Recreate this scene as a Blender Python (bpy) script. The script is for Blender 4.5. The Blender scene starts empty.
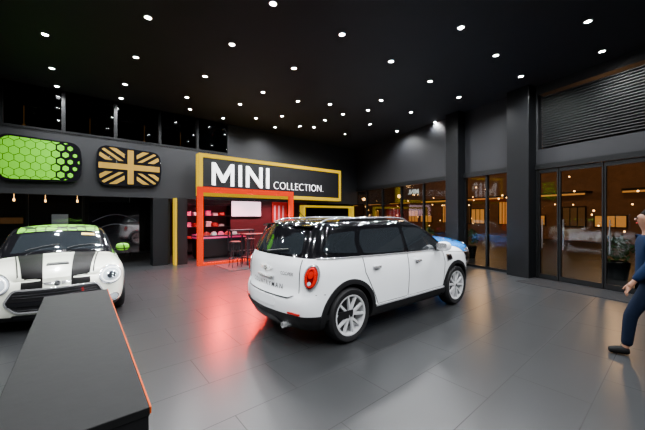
import bpy, bmesh, math, random
import numpy as np
from mathutils import Vector, Matrix
random.seed(4)
D=bpy.data; SC=bpy.context.scene; COL=SC.collection
R=math.radians
FP=300.0; CH=1.61; ZK=1.038
# ------------------------------------------------------------------ materials
def mat(name,col,rough=.5,metal=0,es=0,ecol=None,coat=0,spec=.5,noise=0,nscale=8,bump=0,trans=0):
    m=D.materials.new(name); m.use_nodes=True; nt=m.node_tree; b=nt.nodes['Principled BSDF']
    c=(col[0],col[1],col[2],1)
    b.inputs['Base Color'].default_value=c
    b.inputs['Roughness'].default_value=rough; b.inputs['Metallic'].default_value=metal
    b.inputs['Coat Weight'].default_value=coat; b.inputs['Coat Roughness'].default_value=.03
    b.inputs['Specular IOR Level'].default_value=spec
    b.inputs['Transmission Weight'].default_value=trans
    if es:
        e=ecol or col
        b.inputs['Emission Color'].default_value=(e[0],e[1],e[2],1); b.inputs['Emission Strength'].default_value=es
    if noise or bump:
        tc=nt.nodes.new('ShaderNodeTexCoord'); n=nt.nodes.new('ShaderNodeTexNoise')
        n.inputs['Scale'].default_value=nscale; n.inputs['Detail'].default_value=4
        nt.links.new(tc.outputs['Object'],n.inputs['Vector'])
        if noise:
            mx=nt.nodes.new('ShaderNodeMix'); mx.data_type='RGBA'
            mx.inputs['A'].default_value=tuple(v*(1-noise) for v in c[:3])+(1,)
            mx.inputs['B'].default_value=tuple(min(1,v*(1+noise)) for v in c[:3])+(1,)
            nt.links.new(n.outputs['Fac'],mx.inputs['Factor']); nt.links.new(mx.outputs['Result'],b.inputs['Base Color'])
        if bump:
            bp=nt.nodes.new('ShaderNodeBump'); bp.inputs['Strength'].default_value=bump; bp.inputs['Distance'].default_value=.01
            nt.links.new(n.outputs['Fac'],bp.inputs['Height']); nt.links.new(bp.outputs['Normal'],b.inputs['Normal'])
    return m
def glassmat(name,tint=(.8,.85,.85),refl=.12,blend=.7):
    m=D.materials.new(name); m.use_nodes=True; nt=m.node_tree; nt.nodes.clear()
    o=nt.nodes.new('ShaderNodeOutputMaterial'); mx=nt.nodes.new('ShaderNodeMixShader')
    t=nt.nodes.new('ShaderNodeBsdfTransparent'); g=nt.nodes.new('ShaderNodeBsdfGlossy'); lw=nt.nodes.new('ShaderNodeLayerWeight')
    mp=nt.nodes.new('ShaderNodeMath'); mp.operation='MULTIPLY_ADD'; mp.inputs[1].default_value=blend; mp.inputs[2].default_value=refl
    lw.inputs['Blend'].default_value=.25
    t.inputs['Color'].default_value=(*tint,1); g.inputs['Roughness'].default_value=.03
    nt.links.new(lw.outputs['Fresnel'],mp.inputs[0]); nt.links.new(mp.outputs[0],mx.inputs[0])
    nt.links.new(t.outputs[0],mx.inputs[1]); nt.links.new(g.outputs[0],mx.inputs[2]); nt.links.new(mx.outputs[0],o.inputs[0])
    return m
M={}
M['white']=mat('white_paint',(.86,.89,.92),.22,coat=1,spec=.5,noise=.01)
M['cream']=mat('cream_paint',(.80,.82,.70),.25,coat=1,noise=.01)
M['blue']=mat('blue_paint',(.0,.16,.55),.25,coat=1,noise=.01)
M['blackgloss']=mat('black_gloss',(.004,.004,.005),.08,coat=1,noise=.1)
M['stripe']=mat('stripe_black',(.003,.003,.003),.5,spec=.06,noise=.1)
M['carglass']=mat('car_glass',(.012,.015,.018),.03,spec=.9,coat=1,noise=.1)
M['plastic']=mat('black_plastic',(.006,.006,.007),.5,spec=.3,noise=.2,nscale=40)
M['rubber']=mat('rubber',(.005,.005,.006),.65,spec=.3,noise=.2,nscale=60,bump=.1)
M['alloy']=mat('alloy',(.65,.66,.68),.3,metal=.3,noise=.03)
M['chrome']=mat('chrome',(.85,.86,.88),.12,metal=.8,noise=.02)
M['darkmetal']=mat('dark_metal',(.02,.02,.024),.35,metal=.6,noise=.1)
M['badge']=mat('badge_dark',(.03,.03,.034),.5,spec=.2,noise=.1)
M['redlens']=mat('red_lens',(.40,.0,.0),.1,coat=1,es=.16,ecol=(1,.0,.0),noise=.25,nscale=30)
M['redlensdark']=mat('red_lens_dark',(.12,.0,.0),.1,coat=1,es=.03,ecol=(1,.0,.0),noise=.25,nscale=30)
M['clearlens']=mat('clear_lens',(.45,.5,.55),.08,coat=1,es=.05,ecol=(.8,.9,1),noise=.05)
M['lampglow']=mat('lamp_glow',(.9,.9,.9),.1,es=1.2,noise=.02)
M['seam']=mat('seam',(.02,.02,.022),.6,noise=.1)
M['walldark']=mat('wall_dark',(.007,.0075,.0088),.55,spec=.25,noise=.15,nscale=2)
M['wallgrey']=mat('wall_grey',(.010,.0105,.0122),.55,spec=.25,noise=.12,nscale=2)
M['ceil']=mat('ceiling_black',(.004,.004,.0045),.7,spec=.2,noise=.25,nscale=3)
M['frame']=mat('frame_metal',(.005,.0055,.006),.4,metal=.3,spec=.3,noise=.1)
M['column']=mat('column_black',(.0032,.0036,.0043),.4,spec=.2,noise=.15)
M['yellow']=mat('yellow_trim',(.16,.10,.0),.6,es=.55,ecol=(1,.64,.0),spec=.05,noise=.03)
M['red']=mat('red_portal',(.10,.002,.0),.6,es=.85,ecol=(1,.045,.0),spec=.0,noise=.03)
M['orange']=mat('orange_trim',(.40,.05,.0),.6,es=.03,ecol=(1,.12,.0),spec=.1,noise=.03)
M['signblack']=mat('sign_black',(.003,.003,.0035),.4,spec=.3,noise=.2)
M['letter']=mat('letter_white',(.85,.85,.85),.5,es=.6,ecol=(1,1,1),noise=.02)
M['letterdim']=mat('letter_grey',(.4,.4,.4),.5,es=.9,ecol=(1,.95,.85),noise=.02)
M['streak']=mat('streak_grey',(.15,.16,.18),.5,noise=.02)
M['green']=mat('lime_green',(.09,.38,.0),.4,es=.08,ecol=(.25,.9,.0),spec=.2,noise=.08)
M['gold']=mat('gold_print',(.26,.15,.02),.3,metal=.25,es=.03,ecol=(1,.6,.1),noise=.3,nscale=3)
M['counter']=mat('counter_top',(.0065,.0067,.007),.6,spec=.10,noise=.3,nscale=14,bump=.15)
M['cside']=mat('counter_side',(.004,.004,.0045),.5,spec=.3,noise=.2,nscale=6)
M['lens']=mat('downlight_lens',(1,1,1),.4,es=260,ecol=(1,.98,.95),noise=.01)
M['warm']=mat('warm_lit',(.3,.15,.05),.6,es=.75,ecol=(1,.36,.06),noise=.4,nscale=6)
M['warmhot']=mat('warm_bulb',(.9,.5,.2),.6,es=14,ecol=(1,.45,.12),noise=.05)
M['warmdim']=mat('glowing_brick',(.10,.05,.025),.8,es=.030,ecol=(1,.33,.09),noise=.6,nscale=3)  # warm light on the brick put in as a faint glow
M['screen']=mat('screen_white',(.9,.9,.9),.4,es=2.4,ecol=(1,.62,.74),noise=.03)
M['whitelit']=mat('white_lit',(.5,.5,.5),.5,es=.12,ecol=(.85,.92,1),noise=.03)
M['dimwarm']=mat('dim_warm',(.06,.03,.015),.6,es=.07,ecol=(1,.4,.1),noise=.3)
M['skin']=mat('skin',(.22,.11,.07),.6,spec=.2,noise=.06)
M['jacket']=mat('blue_jacket',(.0022,.008,.026),.9,spec=.08,noise=.25,nscale=12)
M['jeans']=mat('jeans',(.0022,.005,.013),.9,spec=.08,noise=.3,nscale=30)
M['hair']=mat('hair',(.004,.003,.0025),.9,spec=.05,noise=.3,nscale=40)
M['shoe']=mat('shoe_leather',(.003,.003,.003),.7,spec=.1,noise=.2)
M['asphalt']=mat('asphalt',(.02,.02,.02),.5,noise=.3,nscale=20)
M['glass']=glassmat('pane_glass',(.74,.78,.78),.02,.5)
M['glassdark']=glassmat('upper_glass',(.25,.28,.3),.03,.5)
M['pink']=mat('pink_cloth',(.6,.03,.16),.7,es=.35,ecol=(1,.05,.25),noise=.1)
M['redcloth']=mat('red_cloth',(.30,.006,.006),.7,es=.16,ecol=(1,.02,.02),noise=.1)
M['whitecloth']=mat('white_cloth',(.6,.6,.6),.7,noise=.1)
M['shop']=mat('shop_wall',(.07,.014,.018),.6,noise=.1)
M['labelyellow']=mat('label_yellow',(.7,.42,.01),.5,noise=.03)
M['leaf']=mat('leaf',(.04,.09,.02),.6,noise=.4)
M['steel']=mat('brushed_steel',(.5,.5,.5),.3,metal=1,noise=.05)
FANG=39.7
def floor_mat():
    m=D.materials.new('floor_tiles'); m.use_nodes=True; nt=m.node_tree; b=nt.nodes['Principled BSDF']
    tc=nt.nodes.new('ShaderNodeTexCoord'); mp=nt.nodes.new('ShaderNodeMapping'); br=nt.nodes.new('ShaderNodeTexBrick')
    mp.inputs['Rotation'].default_value=(0,0,R(-FANG))
    mp.inputs['Location'].default_value=(.2,.1,0)
    br.inputs['Scale'].default_value=1; br.inputs['Brick Width'].default_value=1.2; br.inputs['Row Height'].default_value=.6
    br.inputs['Mortar Size'].default_value=.004; br.inputs['Mortar Smooth'].default_value=.1; br.inputs['Bias'].default_value=0
    br.inputs['Color1'].default_value=(.0150,.0158,.0166,1); br.inputs['Color2'].default_value=(.0175,.0184,.0195,1); br.inputs['Mortar'].default_value=(.005,.005,.005,1)
    nt.links.new(tc.outputs['Object'],mp.inputs['Vector']); nt.links.new(mp.outputs[0],br.inputs['Vector'])
    n=nt.nodes.new('ShaderNodeTexNoise'); n.inputs['Scale'].default_value=1.6; n.inputs['Detail'].default_value=3
    nt.links.new(mp.outputs[0],n.inputs['Vector'])
    cr_=nt.nodes.new('ShaderNodeMapRange'); cr_.inputs['To Min'].default_value=.92; cr_.inputs['To Max'].default_value=1.06
    nt.links.new(n.outputs['Fac'],cr_.inputs['Value'])
    mx=nt.nodes.new('ShaderNodeMix'); mx.data_type='RGBA'; mx.blend_type='MULTIPLY'; mx.inputs['Factor'].default_value=1
    nt.links.new(br.outputs['Color'],mx.inputs['A']); nt.links.new(cr_.outputs[0],mx.inputs['B'])
    nt.links.new(mx.outputs['Result'],b.inputs['Base Color'])
    ad=nt.nodes.new('ShaderNodeMath'); ad.operation='MULTIPLY_ADD'; ad.inputs[1].default_value=.35; ad.inputs[2].default_value=.29
    nt.links.new(br.outputs['Fac'],ad.inputs[0]); nt.links.new(ad.outputs[0],b.inputs['Roughness'])
    b.inputs['Specular IOR Level'].default_value=.23
    return m
M['floor']=floor_mat()
# ------------------------------------------------------------------ mesh helpers
def link(o,parent=None):
    COL.objects.link(o)
    if parent is not None: o.parent=parent
    return o
def mesh_obj(name,verts,faces,m,parent=None,smooth=False,angle=None,label=None):
    me=D.meshes.new(name); me.from_pydata([tuple(v) for v in verts],[],faces); me.update()
    ms=m if isinstance(m,(list,tuple)) else [m]
    for x in ms: me.materials.append(x)
    if smooth:
        me.shade_smooth()
        if angle: me.set_sharp_from_angle(angle=R(angle))
    o=D.objects.new(name,me); link(o,parent)
    if label:o['label']=label
    return o
def tag(o,label,cat,group=None,kind=None):
    o['label']=label; o['category']=cat
    if group:o['group']=group
    if kind:o['kind']=kind
    return o
def struct(o): o['kind']='structure'; return o
def top(name,label,cat,loc=(0,0,0),rz=0,group=None):
    o=D.objects.new(name,None); o.empty_display_size=.2; o.location=loc; o.rotation_euler=(0,0,rz); link(o); tag(o,label,cat,group); return o
def boxvf(x0,x1,y0,y1,z0,z1):
    v=[(x0,y0,z0),(x1,y0,z0),(x1,y1,z0),(x0,y1,z0),(x0,y0,z1),(x1,y0,z1),(x1,y1,z1),(x0,y1,z1)]
    f=[(3,2,1,0),(4,5,6,7),(0,1,5,4),(1,2,6,5),(2,3,7,6),(3,0,4,7)]
    return v,f
def boxes(name,lst,m,parent=None,bevel=0,label=None):
    V=[];F=[]
    for b in lst:
        v,f=boxvf(*b); n=len(V); V+=v; F+=[tuple(i+n for i in q) for q in f]
    o=mesh_obj(name,V,F,m,parent,label=label)
    if bevel:
        md=o.modifiers.new('b','BEVEL'); md.width=bevel; md.segments=2
    return o
def bakemods(o):
    dg=bpy.context.evaluated_depsgraph_get(); dg.update()
    me=D.meshes.new_from_object(o.evaluated_get(dg)); o.modifiers.clear(); o.data=me; return o
class Frame:
    def __init__(s,ox,oy,deg,k,sh=0,kv=1):
        s.o=Vector((ox,oy,0)); s.a=R(deg); s.ex=Vector((math.cos(s.a),math.sin(s.a),0)); s.ey=Vector((-math.sin(s.a),math.cos(s.a),0)); s.k=k; s.sh=sh; s.kv=kv
    def P(s,u,v,z=0): return s.o+s.ex*(u*s.k+v*s.sh)+s.ey*v*s.kv+Vector((0,0,z*ZK))
    def boxes(s,name,lst,m,bevel=0,base=True):
        u=sum(b[0]+b[1] for b in lst)/2/len(lst); v=sum(b[2]+b[3] for b in lst)/2/len(lst); z=min(b[4] for b in lst)
        k=s.k
        o=boxes(name,[((b[0]-u)*k,(b[1]-u)*k,b[2]-v,b[3]-v,(b[4]-z)*ZK,(b[5]-z)*ZK) for b in lst],m,None,bevel)
        o.location=s.P(u,v,z); o.rotation_euler=(0,0,s.a); return o
    def top(s,name,label,cat,u,v,z=0,rot=0,group=None,sc=True):
        o=top(name,label,cat,s.P(u,v,z),s.a+rot,group)
        if sc: o.scale=(s.k,1,ZK)
        return o
A=Frame(-5.844,9.01,FANG,.9704,-.145,.954)
F=Frame(5.553,7.66,116.2,.9154,0,1)
H=4.75
HW=H*ZK
def lathe(name,prof,m,parent=None,seg=32,axis='z',smooth=True,angle=40,label=None,closed=False):
    V=[];Fc=[];n=len(prof)
    for i in range(seg):
        a=2*math.pi*i/seg
        for r,h in prof:
            c,s=r*math.cos(a),r*math.sin(a)
            V.append((c,s,h) if axis=='z' else (c,h,s))
    for i in range(seg):
        j=(i+1)%seg
        for k in range(n if closed else n-1):
            l=(k+1)%n
            Fc.append((i*n+k,j*n+k,j*n+l,i*n+l))
    o=mesh_obj(name,V,Fc,m,parent,smooth,angle,label)
    bm=bmesh.new(); bm.from_mesh(o.data); bmesh.ops.remove_doubles(bm,verts=bm.verts,dist=1e-5); bmesh.ops.recalc_face_normals(bm,faces=bm.faces); bm.to_mesh(o.data); bm.free()
    return o
def tube(name,pts,r,m,parent=None,seg=8,label=None):
    pts=[Vector(p) for p in pts];V=[];Fc=[]
    for i,p in enumerate(pts):
        t=(pts[min(i+1,len(pts)-1)]-pts[max(i-1,0)]).normalized()
        up=Vector((0,0,1)) if abs(t.z)<.9 else Vector((1,0,0))
        a=t.cross(up).normalized(); b=t.cross(a)
        for k in range(seg):
            g=2*math.pi*k/seg; V.append(p+a*r*math.cos(g)+b*r*math.sin(g))
    for i in range(len(pts)-1):
        for k in range(seg):
            l=(k+1)%seg; Fc.append((i*seg+k,i*seg+l,(i+1)*seg+l,(i+1)*seg+k))
    Fc.append(tuple(range(seg))); Fc.append(tuple((len(pts)-1)*seg+k for k in reversed(range(seg))))
    return mesh_obj(name,V,Fc,m,parent,True,50,label)
def textmesh(s,size,ext=0,off=0,spacing=1,align='LEFT'):
    cu=D.curves.new('t','FONT'); cu.body=s; cu.size=size; cu.extrude=ext; cu.offset=off; cu.space_character=spacing; cu.align_x=align
    o=D.objects.new('t',cu); COL.objects.link(o)
    dg=bpy.context.evaluated_depsgraph_get(); dg.update()
    me=D.meshes.new_from_object(o.evaluated_get(dg)); D.objects.remove(o); return me
# ------------------------------------------------------------------ car surface
def curve(pts):
    x=np.array([p[0] for p in pts],float); y=np.array([p[1] for p in pts],float)
    h=np.diff(x); d=np.diff(y)/h; m=np.zeros(len(x)); m[0]=d[0]; m[-1]=d[-1]
    for i in range(1,len(x)-1):
        if d[i-1]*d[i]>0:
            w1=2*h[i]+h[i-1]; w2=h[i]+2*h[i-1]; m[i]=(w1+w2)/(w1/d[i-1]+w2/d[i])
    xl=x.tolist(); yl=y.tolist(); ml=m.tolist()
    def f(q):
        if q<=xl[0]: return yl[0]
        if q>=xl[-1]: return yl[-1]
        i=0
        while q>xl[i+1]: i+=1
        hh=xl[i+1]-xl[i]; t=(q-xl[i])/hh; t2=t*t; t3=t2*t
        return (2*t3-3*t2+1)*yl[i]+(t3-2*t2+t)*hh*ml[i]+(-2*t3+3*t2)*yl[i+1]+(t3-t2)*hh*ml[i+1]
    return f
class Shape:
    def __init__(s,p):
        s.p=p; s.xr,s.xf=p['ends']; s.LR=curve(p['LR']); s.LF=curve(p['LF']); s.T=curve(p['T']); s.Bt=curve(p['belt']); s.Wz=curve(p['W'])
        s.B=p['bottom']; s.br,s.bf=p['bulge']
    def wr(s,x0): return max(0,1-(x0-s.xr)/1.0)**2
    def wf(s,x0): return max(0,1-(s.xf-x0)/1.0)**2
    def belt(s,x0): return min(s.Bt(x0),s.T(x0)-.03)
    def X(s,x0,z): return x0+s.LR(z)*s.wr(x0)+s.LF(z)*s.wf(x0)
    def bul(s,x0,k): return (1-k*k)*(s.bf*s.wf(x0)-s.br*s.wr(x0))
    def W(s,x0,z):
        T=s.T(x0); w=s.Wz(z)*(1-.03*(x0/2)**2)
        t=min(1,max(0,(T-1.05)/.3)); r=.13*(1-t)+.06*t; ry=.15*(1-t)+.09*t
        if z>T-r:
            q=min(1,(z-(T-r))/r); w-=ry*(1-math.sqrt(max(0,1-q*q)))
        for d,(Rx,Ry) in ((x0-s.xr,s.p['cr']),(s.xf-x0,s.p['cf'])):
            if d<Rx:
                q=1-max(0,d)/Rx; w-=Ry*(1-math.sqrt(max(0,1-q*q)))
        return w
    def crown(s,x0): return .035
    def side(s,x,z,sg=1,off=0):
        lo,hi=s.xr,s.xf
        for _ in range(26):
            m=(lo+hi)/2
            if s.X(m,z)<x: lo=m
            else: hi=m
        x0=(lo+hi)/2; return (x,sg*(s.W(x0,min(z,s.T(x0)))+off),z)
    def end(s,y,z,front,off=0):
        e=s.xf if front else s.xr; sg=1 if front else -1; W=s.W(e,z); ay=abs(y)
        if ay<=W: return (s.X(e,z)+s.bul(e,ay/W)+sg*off,y,z)
        lo,hi=0,.7
        for _ in range(26):
            m=(lo+hi)/2
            if s.W(e-sg*m,z)<ay: lo=m
            else: hi=m
        x0=e-sg*lo
        d=.012; dx=s.X(x0,z)-s.X(x0-sg*d,z); dy=s.W(x0-sg*d,z)-s.W(x0,z)
        nn=Vector((dy*sg,abs(dx)))
        if nn.length>1e-6: nn.normalize()
        return (s.X(x0,z)+nn.x*off,(1 if y>0 else -1)*(s.W(x0,z)+nn.y*off),z)
    def topz(s,x,y,off=0):
        lo,hi=s.xr,s.xf
        for _ in range(26):
            m=(lo+hi)/2; T=s.T(m); k=min(1,abs(y)/s.W(m,T))
            if s.X(m,T)+s.bul(m,k)<x: lo=m
            else: hi=m
        x0=(lo+hi)/2; T=s.T(x0); We=s.W(x0,T); k=min(1,abs(y)/We)
        xx=min(x,s.X(x0,T)+s.bul(x0,k)+.004)
        return (xx,y,T+s.crown(x0)*(1-k*k)+off)
def build_body(S,name,parent,mats,roof_range,axles,arch_r,ty):
    xr,xf=S.xr,S.xf
    def rng(a,b,n,e=False): return [a+(b-a)*i/n for i in range(n+(1 if e else 0))]
    xs=[xr+.4*(1-math.cos(i/12*math.pi/2)) for i in range(12)]+rng(xr+.4,xf-.5,70)+[xf-.5+.5*math.sin(i/14*math.pi/2) for i in range(15)]
    nb=20; nu_=14
    def rowz(x0,j):
        b=S.belt(x0); T=S.T(x0)
        if j<=nb:
            t=j/nb; t=1-(1-t)**1.5; return S.B+(b-S.B)*t
        t=(j-nb)/nu_; t=1-(1-t)**1.6; return b+(T-b)*t
    ns=24; ss=[-1+2*k/ns for k in range(ns+1)]; ni=len(xs)-1; nj=nb+nu_
    V=[];idx={}
    def vid(i,j,k):
        key=(i,j,k)
        if key in idx: return idx[key]
        x0=xs[i]; z=rowz(x0,j); s=ss[k]; w=S.W(x0,z)
        zz=z+S.crown(x0)*(1-s*s)*max(0,(j/nj))**3
        p=(S.X(x0,z)+S.bul(x0,s),s*w,zz)
        idx[key]=len(V); V.append(p); return idx[key]
    Fc=[];MI=[]
    def glassy(i): x0=(xs[i]+xs[i+1])/2; return S.T(x0)-S.Bt(x0)>.06
    for i in range(ni):
        for j in range(nj):
            mi=0 if j<nb or not glassy(i) else 1
            if j<nb and rowz(xs[i],j)<S.p['clad'] : mi=3
            Fc.append((vid(i,j,0),vid(i+1,j,0),vid(i+1,j+1,0),vid(i,j+1,0))); MI.append(mi)
            Fc.append((vid(i,j+1,ns),vid(i+1,j+1,ns),vid(i+1,j,ns),vid(i,j,ns))); MI.append(mi)
        xm=(xs[i]+xs[i+1])/2
        for k in range(ns):
            mi=0 if not glassy(i) else (2 if roof_range[0]<xm<roof_range[1] else 1)
            Fc.append((vid(i,nj,k),vid(i+1,nj,k),vid(i+1,nj,k+1),vid(i,nj,k+1))); MI.append(mi)
            Fc.append((vid(i,0,k+1),vid(i+1,0,k+1),vid(i+1,0,k),vid(i,0,k))); MI.append(3)
    for j in range(nj):
        for k in range(ns):
            z=rowz(xs[0],j)
            Fc.append((vid(0,j,k+1),vid(0,j,k),vid(0,j+1,k),vid(0,j+1,k+1))); MI.append(3 if z<S.p['clad'] else (0 if j<nb else 1))
            z=rowz(xs[-1],j)
            Fc.append((vid(ni,j,k),vid(ni,j,k+1),vid(ni,j+1,k+1),vid(ni,j+1,k))); MI.append(3 if z<S.p['clad'] else 0)
    o=mesh_obj('shell',V,Fc,mats,None)
    for p,mi in zip(o.data.polygons,MI): p.material_index=mi
    CV=[];CF=[]
    for ax in axles:
        for sg in (-1,1):
            n=len(CV); N=40; ya,yb=(.5*sg,1.3*sg)
            for q in range(N):
                a=2*math.pi*q/N; CV.append((ax+arch_r*math.cos(a),ya,ty+arch_r*math.sin(a))); CV.append((ax+arch_r*math.cos(a),yb,ty+arch_r*math.sin(a)))
            for q in range(N):
                r_=(q+1)%N; CF.append((n+2*q,n+2*r_,n+2*r_+1,n+2*q+1))
            CF.append(tuple(n+2*q for q in range(N))); CF.append(tuple(n+2*q+1 for q in reversed(range(N))))
    c=mesh_obj('cut',CV,CF,mats,None)
    bm=bmesh.new(); bm.from_mesh(c.data); bmesh.ops.recalc_face_normals(bm,faces=bm.faces); bm.to_mesh(c.data); bm.free()
    for p in c.data.polygons: p.material_index=3
    bm=bmesh.new(); bm.from_mesh(o.data); bmesh.ops.recalc_face_normals(bm,faces=bm.faces); bm.to_mesh(o.data); bm.free()
    md=o.modifiers.new('bo','BOOLEAN'); md.object=c; md.operation='DIFFERENCE'; md.solver='EXACT'
    bakemods(o); D.objects.remove(c)
    me=o.data; out={}
    names={0:'body',1:'window_surround',2:'roof',3:'underbody'}
    for mi,nm in names.items():
        vm={};vv=[];ff=[]
        for p in me.polygons:
            if p.material_index!=mi: continue
            f=[]
            for v in p.vertices:
                if v not in vm: vm[v]=len(vv); vv.append(me.vertices[v].co.copy())
                f.append(vm[v])
            ff.append(tuple(f))
        out[mi]=mesh_obj(nm,vv,ff,mats[mi],parent,True,35)
    D.objects.remove(o)
    return out
def roundpoly(pts,r,seg=6):
    out=[];n=len(pts)
    for i in range(n):
        p=Vector(pts[i]); a=Vector(pts[i-1]); b=Vector(pts[(i+1)%n])
        da=(a-p);db=(b-p); rr=min(r,da.length*.45,db.length*.45)
        p0=p+da.normalized()*rr; p1=p+db.normalized()*rr
        for k in range(seg+1):
            t=k/seg; out.append((p0*(1-t)**2+p*2*t*(1-t)+p1*t*t)[:])
    return out
def patch(name,poly,fn,m,parent,off=.004,n=16,label=None,dome=0,skirt=.012):
    v0=min(p[1] for p in poly)+1e-5; v1=max(p[1] for p in poly)-1e-5
    rows=[]
    for r in range(n+1):
        t=.5-.5*math.cos(math.pi*r/n); v=v0+(v1-v0)*t; us=[]
        for i in range(len(poly)):
            a=poly[i];b=poly[(i+1)%len(poly)]
            if (a[1]-v)*(b[1]-v)<=0 and a[1]!=b[1]: us.append(a[0]+(b[0]-a[0])*(v-a[1])/(b[1]-a[1]))
        if not us: us=[poly[0][0]]*2
        rows.append((v,min(us),max(us)))
    V=[];Fc=[]
    for ri,(v,a,b) in enumerate(rows):
        for c in range(n+1):
            s=c/n; ss=2*s-1; tt=2*(v-v0)/(v1-v0)-1
            V.append(fn(a+(b-a)*s,v,off+dome*max(0,(1-ss*ss)*(1-tt*tt))))
    for r in range(n):
        for c in range(n): q=r*(n+1)+c; Fc.append((q,q+1,q+n+2,q+n+1))
    bd=[(0,c) for c in range(n+1)]+[(r,n) for r in range(1,n+1)]+[(n,c) for c in range(n-1,-1,-1)]+[(r,0) for r in range(n-1,0,-1)]
    st=len(V)
    for (r,c) in bd:
        v,a,b=rows[r]; V.append(fn(a+(b-a)*c/n,v,off-skirt))
    for i in range(len(bd)):
        j=(i+1)%len(bd); Fc.append((bd[i][0]*(n+1)+bd[i][1],bd[j][0]*(n+1)+bd[j][1],st+j,st+i))
    return mesh_obj(name,V,Fc,m,parent,True,50,label)
def strip(name,path,w,fn,m,parent,off=.004,closed=False,step=.04,label=None,thick=None):
    P=[Vector(p[:2]) for p in path]
    if closed: P.append(P[0])
    Q=[]
    for a,b in zip(P[:-1],P[1:]):
        n=max(1,int((b-a).length/step))
        for k in range(n): Q.append(a.lerp(b,k/n))
    if not closed: Q.append(P[-1])
    V=[];Fc=[];N=len(Q)
    for i,q in enumerate(Q):
        if closed: t=Q[(i+1)%N]-Q[i-1]
        else: t=Q[min(i+1,N-1)]-Q[max(i-1,0)]
        t.normalize(); nn=Vector((-t.y,t.x))*w/2
        for s,o_ in ((-1,-.01),(-1,off),(0,off*1.15+.0005),(1,off),(1,-.01)):
            V.append(fn(q.x+nn.x*s,q.y+nn.y*s,o_))
    for i in range(N if closed else N-1):
        j=(i+1)%N
        for k in range(4): Fc.append((i*5+k,j*5+k,j*5+k+1,i*5+k+1))
    return mesh_obj(name,V,Fc,m,parent,True,50,label)
def text_on(name,s,size,fn,m,parent,cx,cz,flip=1,off=.006,toff=0,spacing=1,label=None):
    me=textmesh(s,size,0,toff,spacing,'CENTER')
    bm=bmesh.new(); bm.from_mesh(me)
    for v in bm.verts:
        v.co=Vector(fn(cx+flip*v.co.x,cz+v.co.y,off))
    bm.to_mesh(me); bm.free(); me.materials.clear(); me.materials.append(m)
    o=D.objects.new(name,me); link(o,parent)
    if label:o['label']=label
    return o
def circ(cx,cz,rx,rz,n=32,a0=0,a1=360): 
    return [(cx+rx*math.cos(R(a0+(a1-a0)*i/(n if a1-a0>=360 else n-1))),cz+rz*math.sin(R(a0+(a1-a0)*i/(n if a1-a0>=360 else n-1)))) for i in range(n)]
def wheel(parent,x,y,z,r,sg,spokes,style):
    w=D.objects.new('wheel',None); w.empty_display_size=.1; w.location=(x,y,z); link(w,parent)
    h=.105
    ri=r*.73
    lathe('tire',[(ri,-h*.9),(ri+.015,-h),(r-.03,-h),(r-.006,-h*.78),(r,-h*.4),(r,h*.4),(r-.006,h*.78),(r-.03,h),(ri+.015,h),(ri,h*.9),(ri-.01,0)],M['rubber'],w,48,'y',closed=True)
    o=sg*h*.9
    lathe('rim',[(ri+.004,o),(ri-.006,o*1.03),(ri-.022,o*.95),(ri-.03,o*.3),(ri-.035,-o),(ri,-o)],M['alloy'],w,48,'y')
    lathe('brake_disc',[(.0,o*.05),(ri*.72,o*.05),(ri*.72,-o*.1),(0,-o*.1)],M['darkmetal'],w,32,'y')
    V=[];Fc=[]
    def bar(a0,r0,w0,a1,r1,w1,y0,y1):
        n=len(V)
        for a,rr,ww,yy in ((a0,r0,w0,y0),(a1,r1,w1,y1)):
            c=Vector((math.cos(a),math.sin(a))); t=Vector((-c.y,c.x))
            for s,dy in ((-1,-.03),(-.8,0),(.8,0),(1,-.03)):
                p=c*rr+t*ww*s; V.append((p.x,yy+sg*dy,p.y))
        for k in range(3): Fc.append((n+k,n+k+1,n+5+k,n+4+k))
        Fc.append((n,n+4,n+7,n+3))
    for k in range(spokes):
        a=2*math.pi*k/spokes+.2
        d=.42*math.pi/spokes
        bar(a-d*.5,.05,.017,a-d*1.1,ri-.012,.016,o*.85,o*.95); bar(a+d*.5,.05,.017,a+d*1.1,ri-.012,.016,o*.85,o*.95)
    mesh_obj('spokes',V,Fc,M['alloy'],w,False)
    lathe('hub_cap',[(0,o*.98),(.028,o*.98),(.034,o*.9),(.06,o*.85),(.065,o*.6)],M['alloy'],w,24,'y')
    lathe('hub_emblem',[(0,o*1.02),(.022,o*1.01),(.026,o*.97)],M['blackgloss'],w,20,'y')
    return w
def mirror(S,parent,x,z,sg,m):
    y=abs(S.side(x,z)[1])
    V=[];Fc=[];nu,nv=14,10
    for i in range(nu+1):
        th=math.pi*i/nu
        for j in range(nv*2):
            ph=math.pi*j/nv
            e=lambda c,q: math.copysign(abs(c)**q,c)
            V.append((x+.06*e(math.sin(th),.7)*e(math.cos(ph),.8)+ (.02 if math.cos(ph)>0 else 0),sg*(y+.15)+.11*e(math.cos(th),.8),z+.06+.075*e(math.sin(th),.7)*e(math.sin(ph),.8)))
    n2=nv*2
    for i in range(nu):
        for j in range(n2): k=(j+1)%n2; Fc.append((i*n2+j,i*n2+k,(i+1)*n2+k,(i+1)*n2+j))
    mi=D.objects.new('side_mirror',None); link(mi,parent)
    mesh_obj('mirror_housing',V,Fc,m,mi,True)
    tube('mirror_arm',[(x,sg*(y-.03),z-.02),(x,sg*(y+.08),z+.02)],.022,M['blackgloss'],mi)
    g=[(yy+sg*(y+.15),zz+z+.06) for yy,zz in roundpoly([(-.09,-.055),(.09,-.055),(.09,.055),(-.09,.055)],.04)]
    mesh_obj('mirror_glass',[(x-.064,p[0],p[1]) for p in g],[tuple(range(len(g)))],M['chrome'],mi)
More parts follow.
